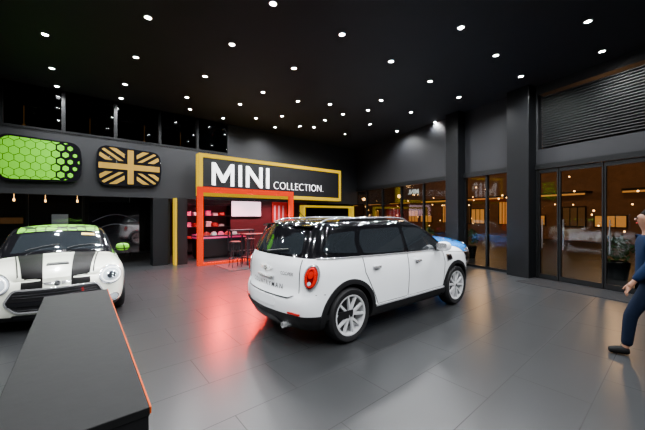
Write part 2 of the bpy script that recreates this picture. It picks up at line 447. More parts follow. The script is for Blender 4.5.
def winglogo(S,parent,fn,cx,cz,k=1):
    patch('emblem',circ(cx,cz,.032*k,.03*k,20),fn,M['chrome'],parent,.010,6)
    patch('emblem_center',circ(cx,cz,.024*k,.022*k,20),fn,M['blackgloss'],parent,.013,6)
    text_on('emblem_lettering','MINI',.019*k,fn,M['chrome'],parent,cx,cz-.006*k,flip=fn.flip,off=.017)
    for sg in (-1,1):
        patch('emblem_wing',[(cx+sg*.035*k,cz-.017*k),(cx+sg*.10*k,cz-.006*k),(cx+sg*.12*k,cz+.017*k),(cx+sg*.035*k,cz+.017*k)],fn,M['chrome'],parent,.009,5)

def make_countryman(loc,ang,scale):
    car=top('car','white compact crossover with black roof, silver wheels and red tail lights','car',loc,ang); car.scale=(scale,)*3
    S=Shape(dict(ends=(-1.97,2.06),bottom=.22,clad=.36,bulge=(.10,.14),cr=(.40,.24),cf=(.6,.34),
      LR=[(.2,.10),(.35,.02),(.48,0),(.60,.005),(.66,.045),(.95,.06),(1.06,.09),(1.3,.18),(1.45,.25),(1.6,.29)],
      LF=[(.2,-.12),(.35,-.02),(.5,0),(.7,-.02),(.85,-.08),(1.1,-.2)],
      T=[(-1.97,1.42),(-1.90,1.46),(-1.6,1.49),(-.9,1.51),(-.2,1.515),(.2,1.49),(.42,1.43),(1.0,1.10),(1.12,1.045),(1.5,1.02),(1.8,.96),(1.98,.88),(2.06,.79)],
      belt=[(-2,1.075),(-1,1.05),(0,1.02),(1.1,.99)],
      W=[(.2,.80),(.3,.865),(.5,.893),(.7,.897),(.86,.888),(.97,.87),(1.05,.845),(1.5,.69)]))
    ax=(-1.30,1.30); wr=.345
    mats=[M['white'],M['blackgloss'],M['blackgloss'],M['plastic']]
    build_body(S,'body',car,mats,(-2.1,.42),ax,.395,wr)
    side=lambda sg:(lambda x,z,o:S.side(x,z,sg,o))
    rear=lambda y,z,o:S.end(y,z,False,o); rear.flip=-1
    front=lambda y,z,o:S.end(y,z,True,o); front.flip=1
    for sg in (-1,1):
        fn=side(sg)
        for a in ax:
            wheel(car,a,sg*.785,wr,wr,sg,5,'double')
            strip('wheel_arch_trim',circ(a,wr,.42,.42,40,-14,194),.06,fn,M['plastic'],car,.014)
        patch('side_window',roundpoly([(.80,1.05),(.80,1.12),(.36,1.38),(-.08,1.41),(-.08,1.05)],.04),fn,M['carglass'],car,.005)
        patch('side_window',roundpoly([(-.16,1.06),(-.16,1.41),(-.98,1.40),(-1.06,1.24),(-1.02,1.08)],.05),fn,M['carglass'],car,.005)
        patch('side_window',roundpoly([(-1.12,1.10),(-1.15,1.24),(-1.08,1.385),(-1.52,1.36),(-1.68,1.14)],.05),fn,M['carglass'],car,.005)
        strip('window_trim',[(1.0,.995),(.5,1.02),(-.5,1.04),(-1.3,1.06),(-1.76,1.075)],.018,fn,M['chrome'],car,.009,label='chrome belt line trim')
        strip('door_seam',[(.86,.985),(.90,.80),(.86,.52),(.84,.40),(-.14,.40),(-.12,.7),(-.12,1.03)],.012,fn,M['seam'],car,.0025)
        strip('door_seam',[(-.16,.40),(-.80,.40),(-.86,.52),(-.98,.74),(-1.04,.85),(-1.06,1.04)],.012,fn,M['seam'],car,.0025)
        strip('sill_trim',[(.90,.325),(-.88,.325)],.09,fn,M['plastic'],car,.014)
        strip('sill_stripe',[(.86,.385),(-.84,.385)],.026,fn,M['alloy'],car,.018)
        for hx in (.02,-.92):
            strip('door_handle',[(hx+.02,.90),(hx+.15,.90)],.032,fn,M['chrome'],car,.035)
        patch('side_scuttle',roundpoly([(.97,.80),(1.16,.82),(1.12,.92),(.93,.93)],.02),fn,M['chrome'],car,.010)
        patch('side_scuttle_inset',roundpoly([(.99,.82),(1.13,.835),(1.10,.90),(.97,.91)],.02),fn,M['blackgloss'],car,.013)
        mirror(S,car,.66,1.03,sg,M['white'])
        pts=[]
        for i in range(16):
            x=-1.55+i*(1.85/15); p=S.topz(x,sg*.56); lift=.035 if 0<i<15 else .0
            pts.append((x,p[1],p[2]+lift))
        tube('roof_rail',pts,.012,M['chrome'],car,8)
        patch('tail_light_bezel',circ(sg*.765,.865,.060,.150,40),rear,M['chrome'],car,.016,16)
        patch('tail_light',circ(sg*.765,.865,.047,.130,40),rear,M['redlensdark'],car,.022,14,dome=.004)
        strip('tail_light_ring',circ(sg*.765,.865,.034,.105,28),.020,rear,M['redlens'],car,.034,closed=True)
        patch('tail_light_center',circ(sg*.765,.90,.020,.045,24),rear,M['redlens'],car,.038,8)
        patch('reversing_lens',circ(sg*.76,.80,.014,.022,24),rear,M['clearlens'],car,.040,8)
        patch('rear_reflector',roundpoly([(sg*.52,.42),(sg*.70,.42),(sg*.70,.445),(sg*.52,.445)],.012),rear,M['redlens'],car,.02,6)
        patch('headlight_bezel',circ(sg*.60,.80,.14,.115,36),front,M['chrome'],car,.012,14)
        patch('headlight',circ(sg*.60,.80,.125,.10,36),front,M['clearlens'],car,.02,14,dome=.02)
        strip('hood_seam',[(1.05,.965),(1.5,.93),(1.75,.89)],.008,fn,M['seam'],car,.0025)
    patch('rear_window',roundpoly([(-.60,1.11),(.60,1.11),(.54,1.37),(-.54,1.37)],.06),rear,M['carglass'],car,.006)
    strip('tailgate_seam',[(-.64,1.06),(-.64,.66),(-.5,.60),(.5,.60),(.64,.66),(.64,1.06)],.012,rear,M['seam'],car,.0025)
    strip('bumper_seam',[(-.86,.66),(-.64,.655)],.009,rear,M['seam'],car,.0025)
    strip('bumper_seam',[(.64,.655),(.86,.66)],.009,rear,M['seam'],car,.0025)
    strip('tailgate_handle',[(-.20,.80),(.20,.80)],.035,rear,M['chrome'],car,.022)
    winglogo(S,car,rear,0,.90,1.4)
    text_on('tailgate_lettering','COUNTRYMAN',.085,rear,M['badge'],car,0,.685,flip=-1,off=.008,toff=.001,spacing=1.45)
    text_on('tailgate_badge','COOPER',.055,rear,M['badge'],car,-.44,.86,flip=-1,off=.008,toff=.0)
    patch('number_plate_recess',roundpoly([(-.28,.46),(.28,.46),(.28,.58),(-.28,.58)],.02),rear,M['white'],car,.006)
    patch('skid_plate',roundpoly([(-.36,.25),(.36,.25),(.30,.34),(-.30,.34)],.03),rear,M['darkmetal'],car,.02)
    strip('bumper_lower_trim',[(-.90,.36),(-.5,.36),(.5,.36),(.90,.36)],.10,rear,M['plastic'],car,.012)
    o=lathe('exhaust_tip',[(.028,0),(.036,-.005),(.036,.14),(.028,.14),(.026,.02)],M['chrome'],car,20); o.rotation_euler=(0,R(-90),0); o.location=(-1.90,-.46,.27)
    V=[];Fc=[];n=14
    for i in range(n+1):
        y=-.60+1.20*i/n; k=(y/.6)**2
        x=-1.70+.05*k; z=1.465-.03*k
        V+= [(x+.22,y,z+.035),(x-.09,y,z+.022),(x-.10,y,z+.005),(x+.05,y,z-.03)]
    for i in range(n):
        for q in range(3): a=i*4+q; Fc.append((a,a+4,a+5,a+1))
    Fc.append((0,1,2,3)); Fc.append((n*4+3,n*4+2,n*4+1,n*4))
    mesh_obj('roof_spoiler',V,Fc,M['blackgloss'],car,True,40)
    tube('wiper',[(S.end(.0,1.12,False,.03)),(S.end(-.2,1.15,False,.03)),(S.end(-.4,1.17,False,.03))],.01,M['plastic'],car)
    patch('grille',roundpoly([(-.42,.60),(.42,.60),(.48,.72),(.42,.80),(-.42,.80),(-.48,.72)],.04),front,M['plastic'],car,.012)
    patch('front_intake',roundpoly([(-.6,.28),(.6,.28),(.55,.42),(-.55,.42)],.04),front,M['plastic'],car,.012)
    tube('aerial',[(-1.35,0,1.53),(-1.45,0,1.60),(-1.5,0,1.66)],.006,M['plastic'],car)
    return car

def make_hatch(loc,ang,label,paint,roofm,mirm,stripem,tagit=False):
    car=top('car',label,'car',loc,ang)
    S=Shape(dict(ends=(-1.85,1.93),bottom=.17,clad=.22,bulge=(.08,.16),cr=(.5,.28),cf=(.50,.26),
      LR=[(.2,.10),(.35,.02),(.5,0),(.8,.05),(1.0,.12),(1.3,.3),(1.4,.32)],
      LF=[(.15,-.08),(.28,-.01),(.45,0),(.60,-.015),(.74,-.06),(1,-.14)],
      T=[(-1.85,1.24),(-1.78,1.30),(-1.5,1.34),(-.8,1.375),(-.2,1.38),(.1,1.35),(.28,1.29),(.82,.985),(.94,.94),(1.3,.905),(1.6,.86),(1.78,.81),(1.88,.76),(1.93,.70)],
      belt=[(-1.85,.96),(-1,.94),(0,.91),(.9,.885)],
      W=[(.15,.76),(.25,.83),(.45,.862),(.62,.862),(.76,.845),(.84,.825),(.91,.79),(1.4,.64)]))
    ax=(-1.25,1.25); wr=.315
    build_body(S,'body',car,[paint,M['blackgloss'],roofm,M['plastic']],(-2.1,.27),ax,.355,wr)
    rear=lambda y,z,o:S.end(y,z,False,o); rear.flip=-1
    front=lambda y,z,o:S.end(y,z,True,o); front.flip=1
    topf=lambda x,y,o:S.topz(x,y,o)
    for sg in (-1,1):
        fn=(lambda s_:(lambda x,z,o:S.side(x,z,s_,o)))(sg)
        for a in ax:
            wheel(car,a,sg*.755,wr,wr,sg,5,'double')
            strip('wheel_arch_trim',circ(a,wr,.38,.38,36,-14,194),.055,fn,M['plastic'],car,.012)
        patch('side_window',roundpoly([(.62,.94),(.60,1.01),(.22,1.24),(-.42,1.27),(-.42,.95)],.04),fn,M['carglass'],car,.005)
        patch('side_window',roundpoly([(-.50,.97),(-.50,1.27),(-1.2,1.24),(-1.42,1.02)],.05),fn,M['carglass'],car,.005)
        strip('window_trim',[(.80,.885),(0,.92),(-1,.95),(-1.62,.965)],.018,fn,M['chrome'],car,.009)
        strip('door_seam',[(.74,.88),(.78,.7),(.74,.34),(-.40,.34),(-.46,.6),(-.46,.92)],.009,fn,M['seam'],car,.0025)
        strip('sill_trim',[(.84,.24),(-.84,.24)],.07,fn,M['plastic'],car,.012)
        strip('door_handle',[(-.34,.80),(-.18,.80)],.03,fn,M['chrome'],car,.035)
        mirror(S,car,.52,.92,sg,mirm)
        patch('headlight_bezel',circ(sg*.625,.675,.150,.138,40),front,M['chrome'],car,.014,16)
        patch('headlight',circ(sg*.625,.675,.134,.122,40),front,M['clearlens'],car,.022,14,dome=.012)
        strip('daytime_light_ring',circ(sg*.625,.675,.112,.103,32),.014,front,M['lampglow'],car,.034,closed=True)
        patch('headlight_projector',circ(sg*.625,.675,.055,.052,24),front,M['carglass'],car,.042,10)
        patch('tail_light_bezel',circ(sg*.62,.80,.09,.13,32),rear,M['chrome'],car,.014)
        patch('tail_light',circ(sg*.62,.80,.075,.115,32),rear,M['redlens'],car,.02)
        patch('fog_light',circ(sg*.66,.33,.05,.045,24),front,M['clearlens'],car,.02,10)
        strip('fog_light_ring',circ(sg*.66,.33,.06,.055,24),.014,front,M['chrome'],car,.02,closed=True)
        patch('brake_duct',roundpoly([(sg*.56,.20),(sg*.74,.22),(sg*.74,.25),(sg*.56,.25)],.02),front,M['plastic'],car,.012)
        if stripem:
            pl=[(.98,.20),(2.03,.15),(1.935,.37),(.98,.49)]
            patch('hood_stripe',pl if sg>0 else [(a,-b_) for a,b_ in pl][::-1],topf,stripem,car,.014,64,skirt=.014)
            patch('hood_stripe',[(sg*.15,.60),(sg*.37,.60),(sg*.37,.722),(sg*.15,.745)],front,stripem,car,.012,12,skirt=.012)
            strip('hood_stripe_edge',[(.98,sg*.515),(1.90,sg*.41)],.014,topf,stripem,car,.010,step=.02)
    patch('windshield',roundpoly([(-.60,0),(.60,0),(.52,1),(-.52,1)],.05),lambda y,t,o:S.topz(.83-.48*t,y,o+.003),M['carglass'],car,.004)
    if tagit:
        patch('windscreen_label',[(.30,.80),(.50,.80),(.49,.92),(.30,.92)],lambda y,t,o:S.topz(.83-.48*t,y,o+.003),M['labelyellow'],car,.012,6)
    for y0 in (.1,-.42):
        tube('wiper',[S.topz(.83,y0,.03),S.topz(.75,y0+.2,.03),S.topz(.71,y0+.42,.03)],.009,M['plastic'],car)
    hexg=[(-.42,.30),(.42,.30),(.54,.43),(.45,.60),(-.45,.60),(-.54,.43)]
    patch('grille',roundpoly(hexg,.04),front,M['plastic'],car,.010)
    strip('grille_surround',roundpoly(hexg,.05),.024,front,M['chrome'],car,.022,closed=True)
    for z in (.335,.50,.535,.57): strip('grille_bar',[(-.45,z),(.45,z)] if z>.4 else [(-.40,z),(.40,z)],.008,front,M['darkmetal'],car,.020)
    strip('bumper_strip',[(-.50,.42),(.50,.42)],.06,front,M['blackgloss'],car,.026)
    text_on('grille_badge','S',.07,front,M['redlens'],car,.28,.51,flip=1,off=.03)
    low=[(-.50,.175),(.50,.175),(.46,.265),(-.46,.265)]
    patch('lower_intake',roundpoly(low,.03),front,M['plastic'],car,.010)
    strip('lower_intake_bar',[(-.44,.225),(.44,.225)],.012,front,M['darkmetal'],car,.02)
    patch('hood_scoop',roundpoly([(1.66,-.12),(1.74,-.13),(1.74,.13),(1.66,.12)],.02),topf,M['plastic'],car,.014)
    winglogo(S,car,front,0,.66,1.3)
    patch('rear_window',roundpoly([(-.5,1.0),(.5,1.0),(.45,1.2),(-.45,1.2)],.06),rear,M['carglass'],car,.006)
    return car

white=make_countryman((.836,5.29,0),R(38.5),1.01)
mg=D.materials.new('green_roof'); mg.use_nodes=True; nt=mg.node_tree; b=nt.nodes['Principled BSDF']
tc=nt.nodes.new('ShaderNodeTexCoord'); vo=nt.nodes.new('ShaderNodeTexVoronoi'); vo.feature='DISTANCE_TO_EDGE'; vo.inputs['Scale'].default_value=7; vo.inputs['Randomness'].default_value=.3
cr=nt.nodes.new('ShaderNodeValToRGB'); cr.color_ramp.elements[0].position=.07; cr.color_ramp.elements[0].color=(.004,.004,.004,1); cr.color_ramp.elements[1].position=.09; cr.color_ramp.elements[1].color=(.12,.45,.0,1)
nt.links.new(tc.outputs['Object'],vo.inputs['Vector']); nt.links.new(vo.outputs['Distance'],cr.inputs[0]); nt.links.new(cr.outputs[0],b.inputs['Base Color']); b.inputs['Roughness'].default_value=.45; b.inputs['Specular IOR Level'].default_value=.2
make_hatch((-5.04,5.78,0),R(-50),'cream-white hatchback with black hood stripes and lime green roof',M['cream'],mg,mg,M['stripe'],True)
make_hatch((2.45,9.75,0),R(-40),'blue hatchback with white roof parked beside the glass facade',M['blue'],M['white'],M['blue'],None)
# ------------------------------------------------------------------ room
def poly(name,pts,z,m,flip=False):
    v=[(p[0],p[1],z) for p in pts]; f=tuple(range(len(v)))
    return struct(mesh_obj(name,v,[f[::-1] if flip else f],m))
LB=Vector((-15,-4.6,0))
corn=[F.P(-15,0),F.P(15,0),A.P(-9,5.2),LB]
poly('floor',corn,0,M['floor'])
cc=[F.P(-15,0),F.P(10.6,0),A.P(-9,0),LB]
poly('ceiling',cc,HW,M['ceil'])
struct(A.boxes('wall_mezzanine',[(-9,10.3,0,.2,2.07,3.68)],M['walldark']))
struct(A.boxes('ceiling_mezzanine',[(-9,11.6,.2,5.2,2.62,2.72)],M['ceil']))
struct(A.boxes('wall_back',[(-9,13.2,5.2,5.4,0,H)],M['walldark']))
struct(A.boxes('wall_upper',[(3.2,10.3,0,.2,3.68,H)],M['walldark']))
struct(A.boxes('wall_upper_rear',[(-9,3.2,2.2,2.3,2.72,H)],M['walldark']))
struct(A.boxes('ceiling_upper',[(-9,3.2,0,2.3,H,H+.05)],M['ceil']))
k=1
s=-8.7
while s<3.0:
    struct(A.boxes('window_%d'%k,[(s+.05,s+1.15,.06,.08,3.72,H-.06)],M['glassdark'])); k+=1
    struct(A.boxes('trim_%d'%k,[(s-.04,s+.04,0,.14,3.68,H)],M['frame'])); s+=1.2
struct(A.boxes('trim_60',[(-9,3.2,-.02,.14,3.68,3.73)],M['frame']))
for i,(s_,q) in enumerate(((-4.2,1.6),(-2.2,1.5),(-.6,1.8),(.9,1.5),(2.2,1.7))):
    o=lathe('pendant_lamp',[(.0,.0),(.03,.01),(.04,.04),(.03,.07),(.008,.08),(.008,.6)],M['warm'],None,16); o.location=A.P(s_,q,4.0); tag(o,'small warm pendant lamp behind the upper gallery glass','lamp','gallery pendants')
def wallseg(name,p,q,z0,z1,m,t=.15):
    d=q-p; L=d.length; o=boxes(name,[(-L/2,L/2,-t/2,t/2,0,z1-z0)],m); o.location=(p+q)/2+Vector((0,0,z0)); o.rotation_euler=(0,0,math.atan2(d.y,d.x)); return struct(o)
wallseg('wall_left',A.P(-9,5.2),LB,0,HW,M['walldark'])
wallseg('wall_rear',LB,F.P(-15,0),0,HW,M['walldark'])
HD=2.73
struct(F.boxes('wall_right',[(.05,10.6,-.2,0,HD,H)],M['wallgrey']))
struct(F.boxes('wall_right_return',[(10.2,15,-.2,0,0,H)],M['walldark']))
struct(F.boxes('wall_right_header',[(-15,.05,-.2,0,HD+.06,3.16)],M['wallgrey']))
struct(F.boxes('wall_right_top',[(-15,.05,-.25,0,4.52,H)],M['walldark']))
L=[]
z=3.22
while z<4.42: L.append((-6.4,.0,-.16,-.04,z,z+.022)); z+=.06
L.append((-6.4,.04,-.22,-.2,3.18,4.48))
lv=F.boxes('louvre_panel',L,M['wallgrey']); tag(lv,'dark grey horizontal louvre panel above the entrance doors','louvre')
struct(F.boxes('wall_right_near',[(-15,-6.5,-.25,0,3.2,4.5),(-15,-6.5,-.25,0,0,2.8)],M['wallgrey']))
for (a,b_,lab) in ((.1,.72,'wide'),(2.41,2.95,'slim')):
    c=F.boxes('column',[(a,b_,-.1,.32,0,H-.01)],M['column'],.01); tag(c,'square black column on the glass facade','column','facade columns')
struct(F.boxes('trim_70',[(2.95,10.2,-.02,.10,HD-.04,HD+.1)],M['frame']))
struct(F.boxes('trim_71',[(.7,2.45,-.02,.10,HD-.04,HD+.1)],M['frame']))
struct(F.boxes('trim_72',[(-6.5,.1,-.08,.06,HD-.06,HD+.06)],M['frame']))
n=72
def mull(t,z1=HD,w=.03,q0=-.06,q1=.04):
    global n; n+=1; struct(F.boxes('trim_%d'%n,[(t-w,t+w,q0,q1,0,z1)],M['frame']))
for t in (.75,1.58,2.38,3.0,4.35,5.7,7.05,8.4,9.9): mull(t)
for i,(a,b_) in enumerate(((.78,1.55),(1.61,2.35),(3.03,4.32),(4.38,5.67),(5.73,7.02),(7.08,8.37),(8.43,9.87))):
    struct(F.boxes('window_%d'%(20+i),[(a,b_,-.02,0,.06,HD-.03)],M['glass']))
struct(F.boxes('baseboard_right',[(.7,2.41,-.05,.05,0,.07),(2.95,10,-.05,.05,0,.07)],M['frame']))
dn=0
def door(t0,t1,open_=0):
    global dn; dn+=1
    w=(t1-t0); d=D.objects.new('door_%d'%dn,None); d.location=F.P(t0,0); d.rotation_euler=(0,0,F.a+open_); d.scale=(F.k,1,ZK); link(d); struct(d)
    fr=.03
    boxes('door_frame',[(0,fr,-.03,.03,.01,HD-.07),(w-fr,w,-.03,.03,.01,HD-.07),(fr,w-fr,-.03,.03,.01,.12),(fr,w-fr,-.03,.03,2.62-.05,2.66)],M['frame'],d)
    boxes('door_glass',[(fr,w-fr,-.006,.006,.12,2.58)],M['glass'],d)
    tube('door_handle',[(w-.12,.08,.75),(w-.12,.08,1.45)],.014,M['steel'],d)
    tube('handle_mount',[(w-.12,0,.85),(w-.12,.08,.85)],.01,M['steel'],d); tube('handle_mount',[(w-.12,0,1.35),(w-.12,.08,1.35)],.01,M['steel'],d)
mull(.06)
for a,b_ in ((-.46,.02),(-1.39,-.48),(-2.32,-1.41),(-3.28,-2.35),(-4.25,-3.32),(-5.2,-4.3),(-6.2,-5.3)): door(a,b_)
mt=F.boxes('door_mat',[(-4.4,.05,.12,.95,.002,.014)]+[(-4.4+.05*i,-4.4+.05*i+.012,.15,.92,.014,.018) for i in range(89)],M['rubber']); tag(mt,'black ribbed entrance mat inside the doors','mat')
me=textmesh('MINI.',.26,.005,.002); me.materials.clear(); me.materials.append(M['letterdim'])
o=D.objects.new('window_lettering',me); link(o); o.location=F.P(4.7,-.06,2.35); o.rotation_euler=(R(90),0,F.a); tag(o,'white lettering on the facade glass facing the street','sign')
# exterior
g=mesh_obj('ground',[tuple(F.P(-22,-.25)-Vector((0,0,.02))),tuple(F.P(44,-.25)-Vector((0,0,.02))),tuple(F.P(44,-30)-Vector((0,0,.02))),tuple(F.P(-22,-30)-Vector((0,0,.02)))],[(0,1,2,3)],M['asphalt']); struct(g)
bw=F.boxes('building',[(-18,44,-14.4,-14,0,9)],M['warmdim']); tag(bw,'dim warm-lit brick building across the street','building')
random.seed(9)
for i in range(24):
    t=-12+i*2.2+random.uniform(-.5,.5); h=random.choice((1.5,2.0,2.3,2.5)); w=random.uniform(.4,1.6)
    top_=F.top('shop_window','warm glowing shop window of the building across the street','window',t,-13.95,0,0,'shop windows across the street')
    boxes('lit_pane',[(0,w,-.02,.02,.9,h)],M['warm'] if i%4 else M['dimwarm'],top_)
    boxes('window_surround',[(-.06,0,-.03,.06,.84,h+.06),(w,w+.06,-.03,.06,.84,h+.06),(0,w,-.03,.06,h,h+.06),(0,w,-.03,.06,.84,.9)]+[(w*q/3-.02,w*q/3+.02,-.03,.06,.9,h) for q in (1,2)],M['frame'],top_)
for i in range(9):
    t=-11+i*5.3
    c_=F.top('canopy','shopfront canopy with a glowing amber light strip','canopy',t,-13.9,2.7,0,'shopfront canopies')
    boxes('canopy_board',[(0,3.6,0,.8,.10,.22)],M['frame'],c_); boxes('light_strip',[(.05,3.55,.78,.82,.0,.09)],M['warm'],c_)
random.seed(5)
gl=lathe('lamp_globe',[(0,-.05),(.035,-.035),(.05,0),(.035,.035),(0,.05)],M['warmhot'],None,12); gm=gl.data; D.objects.remove(gl)
for i in range(90):
    t=-10+i*.43+random.uniform(-.3,.3); o=D.objects.new('outdoor_bulb',gm); link(o); o.location=F.P(t,-10.5+random.uniform(-2.5,2.5),random.uniform(.8,3.4)); q=random.uniform(.4,1); o.scale=(q,q,q); tag(o,'small round warm outdoor light bulb','lamp','string lights outside')
for i in range(7):
    t=-6+i*5.2
    l=F.top('street_lamp','street lamp with warm orange globe outside the glass','street lamp',t,-7,0,0,'street lamps',False)
    lathe('lamp_post',[(.10,0),(.06,.3),(.04,2.9)],M['frame'],l,12)
    o=lathe('lamp_globe',[(0,0),(.10,.04),(.14,.14),(.10,.24),(0,.28)],M['warmhot'],l,16); o.location=(0,0,2.9)
for i in range(6):
    p=F.top('planter','dark planter with a clipped leafy shrub standing outside','plant',-1.0+i*2.3,-1.6,0,0,'outdoor planters',False)
    lathe('pot',[(0,0),(.2,0),(.26,.45),(.23,.45),(.22,.4),(0,.4)],M['column'],p,20)
    bm=bmesh.new()
    for q in range(160):
        a=random.uniform(0,6.28); b_=random.uniform(-.9,1.3); r_=random.uniform(.15,.32)
        c=Vector((math.cos(a)*math.cos(b_)*r_,math.sin(a)*math.cos(b_)*r_,.75+math.sin(b_)*r_*1.2)); d1=Vector((random.uniform(-1,1),random.uniform(-1,1),random.uniform(-1,1))).normalized(); d2=d1.orthogonal().normalized()
        vs=[bm.verts.new(c+d1*.07),bm.verts.new(c+d2*.03),bm.verts.new(c-d1*.07),bm.verts.new(c-d2*.03)]; bm.faces.new(vs)
    me=D.meshes.new('foliage'); bm.to_mesh(me); bm.free(); me.materials.append(M['leaf']); link(D.objects.new('foliage',me),p)
# ------------------------------------------------------------------ sign
sg_=A.top('sign','black fascia sign with thick yellow frame and white lettering','sign',1.77,-.80,2.16)
Ls=6.40; hs=1.31
boxes('sign_board',[(.1,Ls-.1,.02,.30,.1,hs-.1)],M['signblack'],sg_)
fr=.12
boxes('sign_frame',[(0,fr,0,.32,0,hs),(Ls-fr,Ls,0,.32,0,hs),(fr,Ls-fr,0,.32,hs-fr,hs),(fr,Ls-fr,0,.32,0,fr)],M['yellow'],sg_)
def extr(name,polys,m,parent,y0,y1):
    V=[];Fc=[]
    for p in polys:
        a=len(V); n_=len(p)
        V+=[(x,y0,z_) for x,z_ in p]+[(x,y1,z_) for x,z_ in p]
        Fc.append(tuple(range(a,a+n_))); Fc+=[(a+i,a+n_+i,a+n_+(i+1)%n_,a+(i+1)%n_) for i in range(n_)]
    return mesh_obj(name,V,Fc,m,parent)
x=.42; zb=.34; h=.72; t=.118
def I_(x): return [[(x,zb),(x+t,zb),(x+t,zb+h),(x,zb+h)]]
def M_(x,w):
    return [[(x,zb),(x+t,zb),(x+t,zb+h),(x,zb+h)],[(x+w-t,zb),(x+w,zb),(x+w,zb+h),(x+w-t,zb+h)],
            [(x+t,zb+h),(x+t,zb+h-.24),(x+w/2-.05,zb+.10),(x+w/2,zb+.10),(x+w/2,zb+.30)],
            [(x+w-t,zb+h),(x+w/2,zb+.30),(x+w/2,zb+.10),(x+w/2+.05,zb+.10),(x+w-t,zb+h-.24)]]
def N_(x,w):
    return [[(x,zb),(x+t,zb),(x+t,zb+h),(x,zb+h)],[(x+w-t,zb),(x+w,zb),(x+w,zb+h),(x+w-t,zb+h)],[(x+t,zb+h),(x+t,zb+h-.22),(x+w-t,zb),(x+w-t,zb+.22)]]
for nm,pl in (('letter_m',M_(x,.78)),('letter_i',I_(x+.95)),('letter_n',N_(x+1.24,.66)),('letter_i',I_(x+2.07))):
    extr('sign_letter',pl,M['letter'],sg_,-.02,.02)
def lett(s,size,x,z,name,off,sp=1,wid=None,m='letter'):
    me=textmesh(s,size,.010,off,sp); me.materials.clear(); me.materials.append(M[m])
    o=D.objects.new(name,me); link(o,sg_); xs=[v.co.x for v in me.vertices]
    sx=wid/(max(xs)-min(xs)) if wid else 1
    o.rotation_euler=(R(90),0,0); o.scale=(sx,1,1); o.location=(x-min(xs)*sx,0,z); return o
lett('COLLECTION.',.40,2.82,.34,'sign_small_lettering',-.009,1.08,2.5)
# portal
pt=A.top('portal','glowing orange-red portal frame at the shop entrance','portal',1.66,-.97,0)
pw=3.72; ph=2.42; ft=.17
boxes('portal_frame',[(0,ft,0,.14,0,ph),(pw-ft,pw,0,.14,0,ph),(ft,pw-ft,0,.14,ph-ft,ph),(ft,pw-ft,0,.14,0,.07)],M['red'],pt)
yp=A.top('yellow_post','tall glowing yellow post with black side panel by the shop','post',1.22,-.35,0)
boxes('post_edge',[(0,.05,0,.3,0,2.07)],M['yellow'],yp)
boxes('post_panel',[(.05,.40,.1,.2,0,2.07)],M['signblack'],yp)
yf=A.top('yellow_portal','thin yellow portal frame in the rear of the showroom','portal',6.3,-.5,0)
boxes('portal_bars',[(0,.08,0,.3,0,1.95),(3.0,3.08,0,.3,0,1.95),(.08,3.0,0,.3,1.87,1.95)],M['yellow'],yf)
c=A.boxes('column',[(.72,1.17,.0,.45,0,2.07)],M['column']); tag(c,'square black column under the mezzanine beside the shop','column')
struct(A.boxes('wall_shop_back',[(1.6,9.2,2.6,2.7,0,2.62)],M['shop']))
struct(A.boxes('wall_shop_side',[(1.35,1.45,.2,2.7,0,2.62)],M['signblack']))
sc=A.top('screen','bright pinkish-white display screen on the shop wall','screen',4.75,2.5,1.5)
boxes('screen_panel',[(0,1.5,0,.03,0,.65)],M['screen'],sc); boxes('screen_bezel',[(-.04,1.54,.01,.08,-.04,0),(-.04,1.54,.01,.08,.65,.69),(-.04,0,.01,.08,0,.65),(1.5,1.54,.01,.08,0,.65)],M['signblack'],sc)
sh=A.top('shelf_unit','black merchandise shelving unit in the shop','shelf',2.2,2.15,0)
boxes('shelf_board',[(0,2.3,0,.4,z_,z_+.03) for z_ in (.1,.6,1.05,1.5,1.95)],M['signblack'],sh)
boxes('shelf_upright',[(x_,x_+.03,0,.4,0,2.0) for x_ in (0,1.13,2.27)],M['signblack'],sh)
random.seed(3)
for z_ in (.63,1.08,1.53):
    for x_ in (.12,.42,.72,1.24,1.54,1.84):
        m=random.choice(['pink','redcloth','whitecloth','pink','redcloth','pink'])
        w=.19; hh=random.uniform(.08,.22)
        V=[];Fc=[]
        nl=4
        for l in range(nl):
            z0=hh*l/nl; z1=hh*(l+.85)/nl; nn=len(V); e=random.uniform(-.012,.012)
            v,f=boxvf(e,w+e,.05,.32,z0,z1); V+=v; Fc+=[tuple(a+nn for a in q) for q in f]
        o=mesh_obj('folded_shirts',V,Fc,M[m]); bv=o.modifiers.new('b','BEVEL'); bv.width=.012; bv.segments=2
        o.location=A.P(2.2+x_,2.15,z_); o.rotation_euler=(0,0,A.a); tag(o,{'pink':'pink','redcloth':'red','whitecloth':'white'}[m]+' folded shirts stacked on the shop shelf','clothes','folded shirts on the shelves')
ct=A.top('display_counter','low dark display counter with glowing pink band inside the shop','counter',2.3,.5,0)
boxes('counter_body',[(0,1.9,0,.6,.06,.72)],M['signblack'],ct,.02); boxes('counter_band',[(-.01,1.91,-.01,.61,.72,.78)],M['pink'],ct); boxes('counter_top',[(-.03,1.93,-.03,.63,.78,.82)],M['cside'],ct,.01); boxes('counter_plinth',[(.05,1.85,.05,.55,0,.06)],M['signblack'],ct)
for j in range(6):
    m=['pink','redcloth','whitecloth'][j%3]
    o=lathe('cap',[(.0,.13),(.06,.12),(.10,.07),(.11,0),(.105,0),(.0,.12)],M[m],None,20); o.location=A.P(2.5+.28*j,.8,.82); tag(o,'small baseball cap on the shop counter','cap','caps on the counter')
po=A.top('poster','tall red poster with white stripes on the shop wall','poster',6.9,2.5,.9)
boxes('poster_panel',[(0,.9,0,.04,0,1.3)],M['redcloth'],po); boxes('poster_stripe',[(.1+.25*q,.2+.25*q,-.01,0,.15,1.1) for q in range(3)],M['whitecloth'],po)
